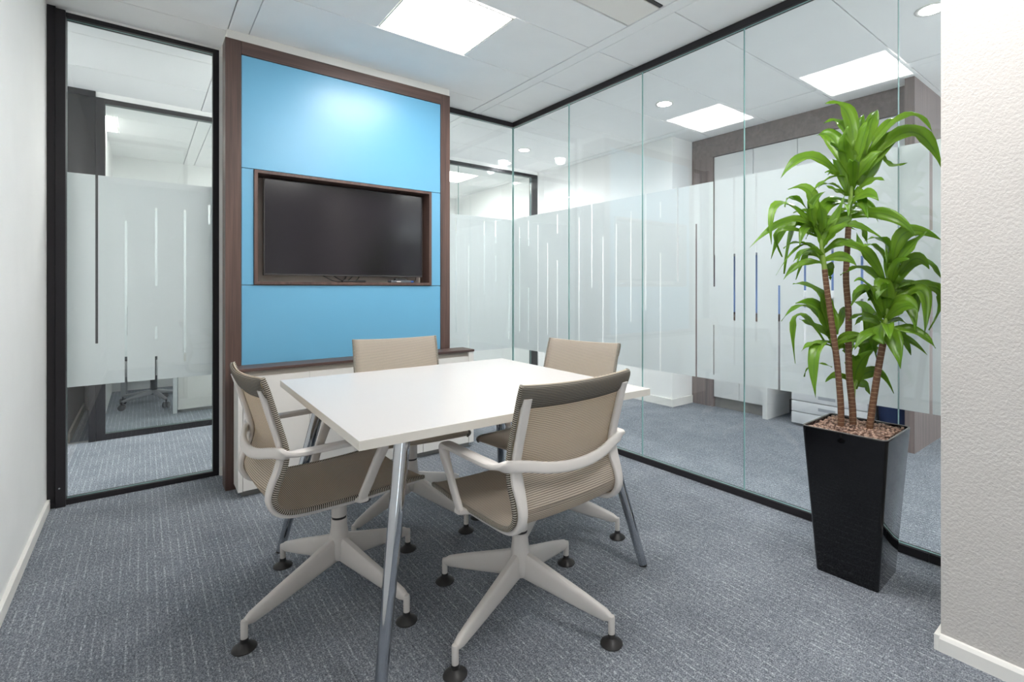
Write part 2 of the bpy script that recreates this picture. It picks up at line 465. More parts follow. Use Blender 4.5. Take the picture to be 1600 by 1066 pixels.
def added_daylight_window(name, axis, pos, a0, a1, z0, z1, rot):  # unseen window with a portal, put in to bring daylight indoors
    w_ = sempty(name); f = .05
    def q(b0, b1, c0, c1, t=.03): return (b0, b1, pos - t, pos + t, c0, c1) if axis == 'y' else (pos - t, pos + t, b0, b1, c0, c1)
    am = (a0 + a1) / 2
    mesh_obj('added_window_frame', B(q(a0, a0 + f, z0, z1), q(a1 - f, a1, z0, z1), q(a0 + f, a1 - f, z0, z0 + f), q(a0 + f, a1 - f, z1 - f, z1), q(am - .02, am + .02, z0 + f, z1 - f)), 'skirt', w_)
    mesh_obj('glass_pane', pane(axis, pos, a0 + f, a1 - f, z0 + f, z1 - f), ['glass', 'glass_edge'], w_)
    ld = bpy.data.lights.new('daylight_portal', 'AREA'); ld.shape = 'RECTANGLE'; ld.size = a1 - a0; ld.size_y = z1 - z0
    ld.cycles.is_portal = True
    lo = bpy.data.objects.new('daylight_portal', ld); COL.objects.link(lo); lo.parent = w_
    out = -.06 if rot[2] in (0,) else .06
    lo.location = (am, pos, (z0 + z1) / 2) if axis == 'y' else (pos, am, (z0 + z1) / 2)
    lo.rotation_euler = (R(rot[0]), R(rot[1]), R(rot[2]))
struct(mesh_obj('wall_front', B((XL, 1.951, -1.98, -1.9, 0, H)), 'wall'))
wall_with_opening('wall_left', 'x', XL - .12, XL, -2.1, YB + .06, -1.8, -.45, .3, 2.45)
struct(mesh_obj('wall_rear', B((.362, 1.80, YB - .035, YB + .06, 0, H)), 'wall'))
struct(mesh_obj('baseboard_rear', B((.364, .392, YB - .05, YB - .035, 0, .052), bev=.002), 'skirt'))
# corridor and the spaces round it
wall_with_opening('wall_corridor_end', 'x', -3.2, -3.1, -2.1, 8.1, 3.9, 4.9, .3, 2.4)
wall_with_opening('wall_entrance', 'y', -2.1, -2.0, 2.62, 6.1, 2.9, 5.7, .3, 2.4)
struct(mesh_obj('wall_outer', B((6.0, 6.1, -2.0, 3.03, 0, H)), 'wall'))
struct(mesh_obj('wall_corridor_near', B((-3.1, XL - .12, YB - .02, YB + .06, 0, H)), 'wall'))
struct(mesh_obj('wall_pillar', B((3.95, 6.1, 3.03, 7.34, 0, H), bev=.003), 'wall'))
struct(mesh_obj('baseboard_pillar', B((3.936, 4.258, 3.016, 3.03, 0, .075), (3.936, 3.95, 3.03, 5.02, 0, .075), bev=.002), 'skirt'))
struct(mesh_obj('wall_office_rear', B((-3.1, 6.1, 7.34, 7.44, 0, H)), 'wall'))
struct(mesh_obj('wall_corridor_far', B((3.86, 3.95, 5.02, 5.12, 0, H), (-3.1, -.95, 5.02, 5.12, 0, H)), 'wall'))
# dark side room seen through the open doorway across the corridor
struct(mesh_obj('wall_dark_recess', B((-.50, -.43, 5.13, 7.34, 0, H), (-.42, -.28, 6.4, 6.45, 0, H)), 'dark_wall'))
struct(mesh_obj('baseboard_recess', B((-.43, -.415, 5.13, 6.4, 0, .07)), 'recess'))
struct(mesh_obj('wall_office_side', B((-.31, -.26, 5.131, 7.34, 0, H)), 'wall'))
d = sempty('door_1')
mesh_obj('door_leaf', B((-.95, -.43, 5.05, 5.095, .01, H - .04)), 'dark_frame', d)
mesh_obj('door_header', B((-.95, -.27, 5.03, 5.11, H - .04, H - .001), (-.43, -.27, 5.06, 5.10, 1.9, H - .04), (-.31, -.271, 5.04, 5.13, 0, H - .04)), 'dark_frame', d)
mesh_obj('threshold', B((-.43, -.27, 5.05, 5.09, 0, .006)), 'metal_grey', d)

def film_panels(bm, axis, pos, a0, a1, z0, z1, slits, t=.0012, sw=.0112):
    """A frosted film with clear slits, built as strips. slits: (a, ztop, zbottom)"""
    cols = {}
    for a, zt, zb in slits: cols.setdefault(round(a, 3), []).append((min(zt, z1), max(zb, z0)))
    keys = [k for k in sorted(cols) if a0 + sw < k < a1 - sw]
    def put(b0, b1, c0, c1):
        if b1 - b0 < 1e-4 or c1 - c0 < 1e-3: return
        if axis == 'x': box(bm, pos, pos + t, b0, b1, c0, c1)
        else: box(bm, b0, b1, pos, pos + t, c0, c1)
    last = a0
    for k in keys:
        put(last, k - sw / 2, z0, z1)
        zc = z0
        for zt, zb in sorted(cols[k], key=lambda s: s[1]):
            put(k - sw / 2, k + sw / 2, zc, zb); zc = zt
        put(k - sw / 2, k + sw / 2, zc, z1)
        last = k + sw / 2
    put(last, a1, z0, z1)
def pane(axis, pos, a0, a1, z0, z1, t=.010):
    bm = bmesh.new()
    if axis == 'x': box(bm, pos - t / 2, pos + t / 2, a0, a1, z0, z1)
    else: box(bm, a0, a1, pos - t / 2, pos + t / 2, z0, z1)
    for f in bm.faces:
        n = f.normal
        f.normal_update(); n = f.normal
        main = abs(n.x) if axis == 'x' else abs(n.y)
        f.material_index = 0 if main > .9 else 1
    return bm
FZ0, FZ1 = .612, 1.755
SL_R = [(3.466, 1.715, 1.50), (3.466, 1.142, .68), (3.598, 1.673, .751), (3.332, 1.664, .612), (3.204, 1.506, .762), (3.081, 1.725, 1.573), (3.081, 1.36, .65), (2.824, 1.672, .65), (2.685, 1.80, 1.141), (2.569, 1.507, .638), (2.44, 1.586, .66), (2.304, 1.658, .912), (2.176, 1.80, .994), (2.055, 1.364, .612), (2.055, 1.689, 1.587), (1.922, 1.80, 1.18), (1.788, 1.521, .612), (1.667, 1.80, 1.148), (1.667, .927, .64), (1.539, 1.80, .71), (1.409, 1.80, .849), (1.285, 1.153, .612), (1.154, 1.346, .844), (1.025, 1.369, 1.042), (.898, 1.286, .7), (.765, 1.726, .779), (.638, 1.80, 1.38), (.638, 1.153, .612), (.52, 1.6, .9)]
SL_L = [(-.194, 1.80, .837), (-.072, 1.516, .612), (.061, 1.601, 1.151), (.061, .919, .845), (.061, .746, .612), (.195, 1.603, .704), (.315, 1.646, 1.529)]
SL_B = [(1.99, 1.717, .776), (2.109, 1.514, .636), (2.258, 1.713, 1.087), (2.373, 1.723, 1.529), (2.373, 1.419, 1.197), (2.514, 1.255, .69)]

# window_1: left glass front with its wide dark post
win = sempty('window_1')
mesh_obj('post', B((XL + .001, -.350, YB - .045, YB + .045, 0, H), (-.350, -.312, YB - .055, YB + .045, 0, H - .012), bev=.0015), 'dark_frame', win)
mesh_obj('frame', B((-.312, .362, YB - .03, YB + .03, H - .036, H - .012), (-.312, .362, YB - .03, YB + .03, 0, .028), (.331, .362, YB - .03, YB + .03, .028, H - .036), bev=.001), 'dark_frame', win)
mesh_obj('head_filler', B((-.36, .362, YB - .03, YB + .03, H - .012, H)), 'wall', win)
mesh_obj('screw', lathe(bmesh.new(), [(.004, 0), (.004, .001)], (0, 0), 12), 'metal_grey', win)
win.children[-1].rotation_euler = (R(90), 0, 0); win.children[-1].location = (-.335, YB - .055, .10)
g = mesh_obj('glass_pane', pane('y', YB, -.311, .330, .029, H - .037), ['glass', 'glass_edge'], win)
fb = bmesh.new(); film_panels(fb, 'y', YB + .0055, -.311, .330, FZ0, FZ1, SL_L)
mesh_obj('frosted_film', fb, 'film', g)

# window_2: rear glass between the media wall and the corner
win = sempty('window_2')
mesh_obj('frame', B((1.80, XR + .02, YB - .02, YB + .02, H - .04, H - .001), (1.80, XR + .02, YB - .02, YB + .02, 0, .035), (1.80, 1.83, YB - .02, YB + .02, .035, H - .04), bev=.001), 'dark_frame', win)
g = mesh_obj('glass_pane', pane('y', YB, 1.831, XR - .007, .036, H - .041), ['glass', 'glass_edge'], win)
fb = bmesh.new(); film_panels(fb, 'y', YB + .0055, 1.831, XR - .008, FZ0, FZ1 - .01, SL_B)
mesh_obj('frosted_film', fb, 'film', g)

# window_3: the long glass run to the corridor, five panes butt-jointed
win = sempty('window_3')
mesh_obj('frame', B((XR - .02, XR + .02, .462, YB - .021, H - .042, H - .001), bev=.001), 'dark_frame', win)
rb = B((XR - .02, XR + .02, .64, YB - .021, 0, .036), (XR - .02, XR + .02, .477, .638, 0, .036), bev=.001)
mesh_obj('bottom_rail', rb, 'dark_frame', win)
edges = [.463, .753, 1.476, 2.198, 2.934, YB - .006]
for a0, a1 in zip(edges, edges[1:]):
    g = mesh_obj('glass_pane', pane('x', XR, a0 + .0015, a1 - .0015, .037, H - .043), ['glass', 'glass_edge'], win)
    fb = bmesh.new(); film_panels(fb, 'x', XR + .0055, a0 + .0015, a1 - .0015, FZ0, FZ1, SL_R)
    mesh_obj('frosted_film', fb, 'film', g)
mesh_obj('corner_seal', B((XR - .006, XR + .006, YB - .006, YB + .006, .036, H - .041)), 'dark_frame', win)

# window_4: glass front of the office across the corridor
YC = 5.07
win = sempty('window_4')
mesh_obj('frame', B((-.27, 3.86, YC - .03, YC + .03, H - .075, H - .04), (-.27, 3.86, YC - .03, YC + .03, 0, .045), (-.27, -.218, YC - .035, YC + .035, .045, H - .04), (3.775, 3.86, YC - .03, YC + .03, .045, H - .075), bev=.001), 'dark_frame', win)
mesh_obj('head_filler', B((-.27, 3.86, YC - .03, YC + .03, H - .04, H)), 'wall', win)
ex = [-.217, .72, 1.74, 2.76, 3.775]
for a0, a1 in zip(ex, ex[1:]):
    g = mesh_obj('glass_pane', pane('y', YC, a0 + .0015, a1 - .0015, .046, H - .076), ['glass', 'glass_edge'], win)
    fb = bmesh.new(); film_panels(fb, 'y', YC + .0055, a0 + .0015, a1 - .0015, FZ0, FZ1, [(a0 + .13 * k, 1.3 + .4 * random.random(), .7 + .5 * random.random()) for k in range(1, 8)])
    mesh_obj('frosted_film', fb, 'film', g)

added_daylight_window('added_window_5', 'x', XL - .06, -1.8, -.45, .3, 2.45, (90, 0, -90))  # added behind the camera to brighten the meeting room
added_daylight_window('added_window_6', 'x', -3.15, 3.9, 4.9, .3, 2.4, (90, 0, -90))  # added at the corridor end, out of view, as extra daylight
added_daylight_window('added_window_7', 'y', -2.05, 2.9, 5.7, .3, 2.4, (90, 0, 0))  # added in the entrance wall, out of view, to light the corridor

# trims over the media wall
struct(mesh_obj('trim_1', B((.37, 1.75, 3.352, 3.655, 2.551, H - .001)), 'skirt'))

# ------------------------------------------------------------------ lights
LAB = ['square ceiling light panel nearest the blue media wall', 'square ceiling light panel above the near edge of the table', 'added unseen light panel behind the camera end of the room']
def led_panel(i, q, lab, group):
    x0, x1, y0, y1 = q
    t = thing('ceiling_light', lab, 'light', ((x0 + x1) / 2, (y0 + y1) / 2, H - .001), group=group)
    a = (x1 - x0) / 2; b = (y1 - y0) / 2
    mesh_obj('light_frame', B((-a - .009, a + .009, -b - .009, -b, 0, .014), (-a - .009, a + .009, b, b + .009, 0, .014), (-a - .009, -a, -b, b, 0, .014), (a, a + .009, -b, b, 0, .014), bev=.001), 'skirt', t)
    mesh_obj('diffuser', B((-a, a, -b, b, .004, .012)), 'led', t)
    return t
for i, q in enumerate(sorted(LEDS)):
    x, y = (q[0] + q[1]) / 2, (q[2] + q[3]) / 2
    if 1.0 < x < 1.6 and y < 3: lab = 'bright square light panel in the meeting room ceiling, ' + ('nearest the blue wall' if y > 2 else 'over the near side of the table' if y > 1 else 'added out of view nearest the camera')
    elif y > 5: lab = 'square light panel in the office ceiling across the corridor, ' + ('by the dark doorway' if x < 0 else 'an added one hidden behind the media wall' if x < 2 else 'beyond the glass corner')
    elif y > 3.7: lab = 'added unseen square light panel in the corridor ceiling ' + ('left of the glass doorway' if x < 0 else 'directly behind the blue wall')
    else: lab = 'added unseen square light panel in the corridor ceiling ' + ('nearest the added entrance window' if y < -1 else 'beside the end of the plastered wall')
    led_panel(i, q, lab, 'ceiling light panels')

def downlight(x, y, lab):
    t = thing('downlight', lab, 'light', (x, y, H), group='corridor downlights')
    mesh_obj('trim_ring', lathe(bmesh.new(), [(.059, -.003), (.070, -.005), (.073, 0), (.073, .002), (.059, .002)], n=28), 'skirt', t)
    mesh_obj('lens', lathe(bmesh.new(), [(.001, -.007), (.040, -.006), (.058, -.002), (.058, .002)], n=28), 'spot', t)
    ld = bpy.data.lights.new('downlight_lamp', 'SPOT'); ld.energy = SPOT_POWER; ld.spot_size = R(165); ld.spot_blend = .8
    ld.shadow_soft_size = .05; ld.color = (.97, .98, 1)
    lo = bpy.data.objects.new('lamp', ld); COL.objects.link(lo); lo.parent = t; lo.location = (0, 0, -.02)
downlight(3.21, .80, 'recessed corridor downlight seen high through the glass above the planter')
downlight(3.21, 2.54, 'recessed corridor downlight seen through the glass over the right of the table')
downlight(3.13, 4.32, 'recessed corridor downlight seen next to the glass corner')
downlight(3.296, 4.904, 'small recessed downlight close to the far office glass')
downlight(1.45, 4.35, 'added unseen downlight in the corridor behind the media wall')  # extra lamp put in to light the hidden stretch of corridor
downlight(-1.5, 4.35, 'added unseen downlight at the far end of the corridor')  # extra lamp put in beyond the view to light the corridor

# ceiling slot vent
t = thing('ceiling_vent', 'long slotted air vent with a black gap set in the ceiling above the glass wall', 'vent', (1.29, 1.80, H - .001))
mesh_obj('cover_plate', B((-.81, .81, -.105, .110, .001, .016), bev=.001), 'white_lam', t)
mesh_obj('air_slot', B((-.81, .81, -.128, -.106, .006, .02)), 'black_plastic', t)

# ================================================================== MEDIA WALL
YT = 3.346
X0, X1, ZT = .360, 1.752, 2.549
mw = thing('media_wall_unit', 'tall walnut framed wall unit with blue panels and a recess for the screen', 'cabinet', (0, 0, 0))
mesh_obj('side_panel', B((X0, .437, YT, 3.475, .0, ZT), bev=.001), 'wood_v', mw)
mesh_obj('side_panel', B((1.680, X1, YT, YB - .036, .0, ZT), bev=.001), 'wood_v', mw)
mesh_obj('top_rail', B((.4375, 1.6795, YT, YB - .036, 2.474, ZT), bev=.001), 'wood_h', mw)
FY0, FY1 = YT + .006, YT + .026
mesh_obj('blue_panel', B((.439, 1.678, FY0, FY1, 1.8305, 2.472), bev=.0012), 'blue', mw)
mesh_obj('blue_panel', B((.439, 1.678, FY0, FY1, .60, 1.1545), bev=.0012), 'blue', mw)
mesh_obj('blue_panel', B((.439, .499, FY0, FY1, 1.158, 1.827), bev=.0012), 'blue', mw)
mesh_obj('blue_panel', B((1.607, 1.678, FY0, FY1, 1.158, 1.827), bev=.0012), 'blue', mw)
NX0, NX1, NZ0, NZ1, ND = .501, 1.605, 1.160, 1.826, .15
mesh_obj('recess_surround', B((NX0, NX1, YT - .006, YT + ND, NZ1 - .017, NZ1), (NX0, NX1, YT - .006, YT + ND, NZ0, NZ0 + .017),
     (NX0, NX0 + .018, YT - .006, YT + ND, NZ0 + .017, NZ1 - .017), (NX1 - .018, NX1, YT - .006, YT + ND, NZ0 + .017, NZ1 - .017)), 'wood_v', mw)
mesh_obj('recess_back', B((NX0, NX1, YT + ND, YT + ND + .012, NZ0, NZ1)), 'niche', mw)
mesh_obj('carcass', B((.438, 1.679, YT + .03, YT + .04, .60, 1.158), (.438, 1.679, YT + .03, YT + .04, 1.828, 2.473), (.438, 1.679, YB - .05, YB - .036, .0, 2.473)), 'plinth', mw)
struct(mw) if False else None

tv = thing('television', 'wide flat black television mounted in the recess of the blue wall', 'television', (1.063, 3.41, 1.507))
mesh_obj('bezel', B((-.5035, .5035, 0, .035, -.290, .290), bev=.003), 'tv_bezel', tv)
mesh_obj('screen', B((-.497, .497, -.0015, .001, -.280, .284)), 'tv_screen', tv)
mesh_obj('wall_mount', B((-.15, .15, .035, .085, -.15, .15)), 'black_plastic', tv)
nz = NZ0 + .017
o = mesh_obj('remote_control', B((-.075, .075, -.017, .017, 0, .013), bev=.005), 'black_plastic', loc=(1.075, 3.385, nz), smooth=True)
tag(o, 'slim black bar lying on the recess floor beneath the screen, among cables', 'remote control')
t = thing('conference_device', 'small dark box with a light strip under the right of the screen', 'device', (1.40, 3.385, nz))
mesh_obj('body', B((-.085, .060, -.025, .03, 0, .016), bev=.004), 'device_grey', t, smooth=True)
mesh_obj('blue_end', B((.060, .082, -.022, .024, 0, .014), bev=.005), 'device_blue', t, smooth=True)
mesh_obj('label_strip', B((-.045, -.015, -.0262, -.025, .004, .010)), 'white_lam', t)
mesh_obj('head', B((-.045, .035, -.005, .025, .016, .028), bev=.004), 'black_plastic', t, smooth=True)
def cable(name, pts, lab, r=.0028):
    bm = bmesh.new(); sweep(bm, spline(pts, 6), 2 * r, 2 * r, n=8, power=2)
    tag(mesh_obj(name, bm, 'black_plastic', smooth=True), lab, 'cable', 'cables under the television')
zf = nz + .004
cable('cable', [(.87, 3.45, 1.235), (.90, 3.42, 1.215), (.95, 3.40, zf + .006), (1.0, 3.40, zf), (1.03, 3.43, zf + .02), (1.06, 3.45, 1.235)], 'black cable drooping leftmost under the screen onto the recess floor')
cable('cable', [(.95, 3.46, 1.235), (.98, 3.42, 1.205), (1.02, 3.41, zf + .004), (1.08, 3.42, zf), (1.12, 3.43, zf + .025), (1.13, 3.46, 1.235)], 'black cable looping behind the slim black bar')
cable('cable', [(1.02, 3.46, 1.238), (1.04, 3.43, 1.21), (1.01, 3.40, zf + .003), (1.06, 3.44, zf + .012), (1.10, 3.45, 1.235)], 'black cable in a tight tangle next to the slim black bar')
cable('cable', [(1.48, 3.40, zf + .004), (1.51, 3.42, zf + .006), (1.53, 3.44, 1.21), (1.535, 3.46, 1.24)], 'thin black cable rising right of the small dark box', .0022)

# ================================================================== SIDEBOARD
SX0, SX1, SY0, SY1, SZ = .399, 1.850, 3.171, 3.338, .70
sb = thing('sideboard', 'low white sideboard with walnut top under the blue media wall', 'cabinet', (0, 0, 0))
mesh_obj('walnut_top', B((SX0 - .003, SX1 + .003, SY0 - .004, SY1 + .0, SZ - .016, SZ), bev=.001), 'wood_h', sb)
mesh_obj('side_panel', B((SX0, SX0 + .021, SY0, SY1, 0.035, SZ - .0165), bev=.0008), 'white_lam', sb)
mesh_obj('side_panel', B((SX1 - .040, SX1, SY0, SY1, 0.035, SZ - .0165), bev=.0008), 'white_lam', sb)
mesh_obj('grip_recess', B((SX0 + .022, SX1 - .041, SY0 + .022, SY0 + .03, .615, SZ - .017)), 'recess', sb)
dx = [SX0 + .0225, .757, 1.110, 1.462, SX1 - .0415]
for a, b in zip(dx, dx[1:]):
    mesh_obj('door', B((a + .0012, b - .0012, SY0 + .001, SY0 + .019, .037, .652), bev=.0008), 'white_lam', sb)
mesh_obj('carcass', B((SX0 + .022, SX1 - .041, SY0 + .031, SY1 - .002, .036, SZ - .0175)), 'recess', sb)
mesh_obj('plinth', B((SX0 + .02, SX1 - .02, SY0 + .035, SY1 - .01, 0, .0355)), 'plinth', sb)

# ================================================================== TABLE
tb = thing('meeting_table', 'square white meeting table on slanting chrome legs with four chairs around it', 'table', (1.008, 1.861, 0), R(-1.3))
th = R(1.3)
def tl(x, y, z=0):
    x -= 1.008; y -= 1.861
    return (x * math.cos(th) - y * math.sin(th), x * math.sin(th) + y * math.cos(th), z)
HX, HY = .561, .548
bm = bmesh.new(); box(bm, -HX, HX, -HY, HY, .7155, .742, bev=.0012)
for f in bm.faces:
    f.normal_update()
    f.material_index = 1 if abs(f.normal.z) < .5 else 0
mesh_obj('tabletop', bm, ['table_top', 'table_edge'], tb)
LEG = [((.500, 1.362), (.607, 1.457)), ((1.596, 1.373), (1.456, 1.510)), ((.463, 2.430), (.601, 2.281)), ((1.55, 2.35), (1.43, 2.20))]
for (fx, fy), (tx, ty) in LEG:
    bm = bmesh.new()
    a = Vector(tl(fx, fy, .006)); b = Vector(tl(tx, ty, .700))
    sweep(bm, [a, a.lerp(b, .5), b], lambda s: .034 + .014 * s, lambda s: .034 + .014 * s, n=28, power=2)
    lg = mesh_obj('leg', bm, 'chrome', tb, smooth=True)
    bm = bmesh.new(); lathe(bm, [(.017, 0), (.017, .008)], (a.x, a.y), 24)
    mesh_obj('foot_cap', bm, 'black_plastic', lg)
    bm = bmesh.new(); box(bm, b.x - .05, b.x + .05, b.y - .05, b.y + .05, .695, .7155, bev=.004)
    mesh_obj('mounting_plate', bm, 'metal_grey', lg)
for sy in (-1, 1): mesh_obj('under_rail', B((-.38, .38, sy * .34 - .015, sy * .34 + .015, .692, .7150), bev=.002), 'dark_frame', tb)

# ================================================================== CHAIRS
PROF = [(-.302, .866), (-.286, .822), (-.264, .745), (-.242, .668), (-.233, .618), (-.242, .568), (-.262, .516), (-.266, .480), (-.246, .449), (-.200, .435), (-.10, .431), (0, .430), (.10, .433), (.18, .438), (.224, .437), (.240, .428)]
path = [(p[1], p[2]) for p in spline([(0, y, z) for y, z in PROF], 6)]
def offs(i, d):
    a = path[max(i - 1, 0)]; b = path[min(i + 1, len(path) - 1)]
    ty, tz = b[0] - a[0], b[1] - a[1]; L = math.hypot(ty, tz)
    ny, nz_ = tz / L, -ty / L           # behind / beneath the sitting side
    return path[i][0] + ny * d, path[i][1] + nz_ * d
HW = .222
def hw(i):
    k = len(path) - 1 - i
    return HW - (.022 * ((9 - k) / 9) ** 2 if k < 9 else 0)
def dish(i, x):
    """The sling sags: how far behind the rails it lies at x"""
    s = i / (len(path) - 1)
    amt = .020 if s < .45 else .010
    return amt * (1 - (x / HW) ** 2)
def make_chair():
    t = thing('conference_chair', 'x', 'chair')
    # sling
    bm = bmesh.new(); uvl = bm.loops.layers.uv.new('UVMap'); nx = 15; rows = []; dist = 0
    for i in range(len(path)):
        if i: dist += math.hypot(path[i][0] - path[i - 1][0], path[i][1] - path[i - 1][1])
        row = []
        for k in range(nx):
            x = (-HW + 2 * HW * k / (nx - 1)) * hw(i) / HW; y, z = offs(i, dish(i, x)); row.append((bm.verts.new((x, y, z)), x, dist))
        rows.append(row)
    for a, b in zip(rows, rows[1:]):
        for k in range(nx - 1):
            q = (a[k], a[k + 1], b[k + 1], b[k])
            f = bm.faces.new([v[0] for v in q]); f.smooth = True
            for lp, v in zip(f.loops, q): lp[uvl].uv = (v[1], v[2])
    o = mesh_obj('mesh_sling', bm, 'knit', t)
    md = o.modifiers.new('thick', 'SOLIDIFY'); md.thickness = .003; md.offset = 0
    for sx in (-1, 1):
        bm = bmesh.new(); uvl = bm.loops.layers.uv.new('UVMap')
        sweep(bm, [(sx * (hw(i) + .001), *offs(i, .003)) for i in range(len(path))], .013, .016, side=(1, 0, 0), n=10, power=2, uvl=uvl)
        mesh_obj('looped_edge', bm, 'knit_edge', t, smooth=True)
    # sleeve over the top of the back
    bm = bmesh.new(); uvl = bm.loops.layers.uv.new('UVMap')
    ntop = 8
    def grid(fn, n1, n2):
        rr = [[fn(i, k) for k in range(n2)] for i in range(n1)]
        V = [[bm.verts.new(c[0]) for c in r] for r in rr]
        for i in range(n1 - 1):
            for k in range(n2 - 1):
                f = bm.faces.new((V[i][k], V[i][k + 1], V[i + 1][k + 1], V[i + 1][k])); f.smooth = True
                for lp, (a, b) in zip(f.loops, ((i, k), (i, k + 1), (i + 1, k + 1), (i + 1, k))): lp[uvl].uv = rr[a][b][1]
    def sl(i, k):
        x = (-HW - .004) + 2 * (HW + .004) * k / 14
        j = min(i, ntop) if i <= ntop else 0
        d = .0045 + dish(j, max(-HW, min(HW, x))) + (.010 * math.sin(math.pi * i / ntop) ** .5 if i else .0)
        y, z = offs(j, d)
        return ((x, y, z), (x, .0087 * i))
    grid(sl, ntop + 1, 15)
    o = mesh_obj('top_sleeve', bm, 'sleeve', t)
    md = o.modifiers.new('thick', 'SOLIDIFY'); md.thickness = .003; md.offset = 1
    # side rails behind the sling
    i0 = 5; i1 = len(path) - 8
    for sx in (-1, 1):
        bm = bmesh.new()
        pts = [(sx * .203, *offs(i, .016)) for i in range(i0, i1)]
        sweep(bm, pts, lambda s: .030 + .010 * math.exp(-((s - .32) / .07) ** 2), lambda s: .019 - .006 * max(0, s - .75) * 4, side=(1, 0, 0), n=16, power=3.2)
        mesh_obj('side_rail', bm, 'plastic', t, smooth=True)
    # one continuous bow: post, armrest, round the back, armrest, post
    half = [(0, -.300, .598), (.06, -.298, .601), (.12, -.290, .609), (.17, -.277, .620), (.205, -.264, .625), (.236, -.254, .628), (.258, -.238, .629), (.267, -.205, .630), (.270, -.12, .631), (.271, -.04, .632), (.271, .020, .632), (.270, .046, .628), (.269, .056, .613), (.267, .052, .585), (.263, .032, .54), (.257, .008, .48), (.252, -.006, .445), (.248, -.010, .425)]
    pts = [(-x, y, z) for x, y, z in reversed(half[1:])] + half
    P = spline(pts, 5); n = len(P)
    def sidev(s):
        # the wide side of the section: upright round the back, level along the arms, fore and aft on the posts
        q = abs(s - .5) * 2
        j = q * (len(half) - 1)
        sg = 1 if s > .5 else -1
        back = Vector((0, .25, 1)); arm = Vector((1, 0, 0)); post = Vector((0, 1, 0))
        if j < 3: return back
        if j < 7: f = (j - 3) / 4; return back.lerp(arm * sg * 1, f) if sg > 0 else back.lerp(arm * sg, f)
        if j < 10.3: return arm * sg
        return arm * sg
    def ww(s):
        j = abs(s - .5) * 2 * (len(half) - 1)
        if j < 4: return .034
        if j < 7: return .034 + .006 * (j - 4) / 3
        if j < 11: return .040
        if j < 14: return .040 - .022 * (j - 11) / 3
        return .018
    def hh(s):
        j = abs(s - .5) * 2 * (len(half) - 1)
        if j < 10.5: return .017 + .003 * min(1, j / 6)
        if j < 13: return .020 + .016 * (j - 10.5) / 2.5
        return .036 - .006 * (j - 13) / 4
    bm = bmesh.new(); sweep(bm, P, ww, hh, side=sidev, n=16, power=3)
    mesh_obj('armrest_bow', bm, 'plastic', t, smooth=True)
    # mechanism under the seat
    bm = bmesh.new()
    sweep(bm, [(-.258, -.010, .427), (-.20, -.008, .412), (-.08, 0, .398), (0, 0, .395), (.08, 0, .398), (.20, -.008, .412), (.258, -.010, .427)], .036, .018, side=(0, 1, 0), n=12)
    sweep(bm, [(-.205, .16, .420), (-.12, .10, .405), (0, .04, .395), (.12, .10, .405), (.205, .16, .420)], .026, .014, side=(0, 1, 0), n=12)
    box(bm, -.050, .050, -.075, .085, .375, .405, bev=.010)
    mesh_obj('seat_support', bm, 'plastic', t, smooth=True)
    bm = bmesh.new(); sweep(bm, [(.05, .02, .392), (.11, .03, .392), (.15, .03, .385)], .014, .008, side=(0, 1, 0), n=10)
    mesh_obj('tilt_lever', bm, 'plastic', t, smooth=True)
    bm = bmesh.new(); lathe(bm, [(.0265, .286), (.027, .34), (.030, .38)], n=28)
    mesh_obj('column', bm, 'plastic', t, smooth=True)
    bm = bmesh.new(); lathe(bm, [(.0255, .278), (.0255, .2865)], n=28)
    mesh_obj('gas_spring', bm, 'black_plastic', t, smooth=True)
    # four-star base, glides turn with it
    bm = bmesh.new()
    lathe(bm, [(.024, .125), (.033, .135), (.036, .16), (.034, .21), (.0285, .25), (.0275, .2775)], n=28)
    for k in range(4):
        a = math.pi / 2 * k; c, s_ = math.cos(a), math.sin(a)
        rr = [(.012, .168), (.12, .140), (.24, .1095), (.325, .0875), (.344, .083)]
        sweep(bm, [(r_ * c, r_ * s_, z) for r_, z in rr], lambda s: .034 - .013 * s, lambda s: .094 - .074 * s, side=(-s_, c, 0), n=16, power=3.4)
        lathe(bm, [(.0095, .030), (.0105, .034), (.0108, .084), (.0095, .0905), (.004, .0925)], (.348 * c, .348 * s_), 18)
    mesh_obj('star_base', bm, 'plastic', t, smooth=True)
    for k in range(4):
        a = math.pi / 2 * k
        bm = bmesh.new(); lathe(bm, [(.034, 0), (.036, .003), (.034, .007), (.020, .015), (.0125, .022), (.0115, .0345)], (.348 * math.cos(a), .348 * math.sin(a)), 28)
        mesh_obj('glide', bm, 'black_plastic', t, smooth=True)
    return t
chair = make_chair()
spots = [
    ('beige mesh chair nearest the camera, seen from behind against the table', 1.037, 1.4555, 1.5, 21.4, 0),
    ('beige mesh chair on the doorway side of the table, side on before the sideboard', .573, 1.973, -87, 21.4, 0),
    ('beige mesh chair on the far side of the table, its back against the blue panel', 1.050, 2.411, 172.5, 21.4, -.004),
    ('beige mesh chair between the table and the long glass wall', 1.487, 1.886, 100.8, 34.2, -.008)]
for i, (lab, x, y, rz, base, dz) in enumerate(spots):
    c = chair if i == 0 else copy_tree(chair)
    c.location = (x, y, 0); c.rotation_euler = (0, 0, R(rz)); c['label'] = lab; c['group'] = 'conference chairs around the table'
    for ch in c.children:
        nm = ch.name.split('.')[0]
        if nm in ('star_base', 'glide'): ch.rotation_euler = (0, 0, R(base - rz))

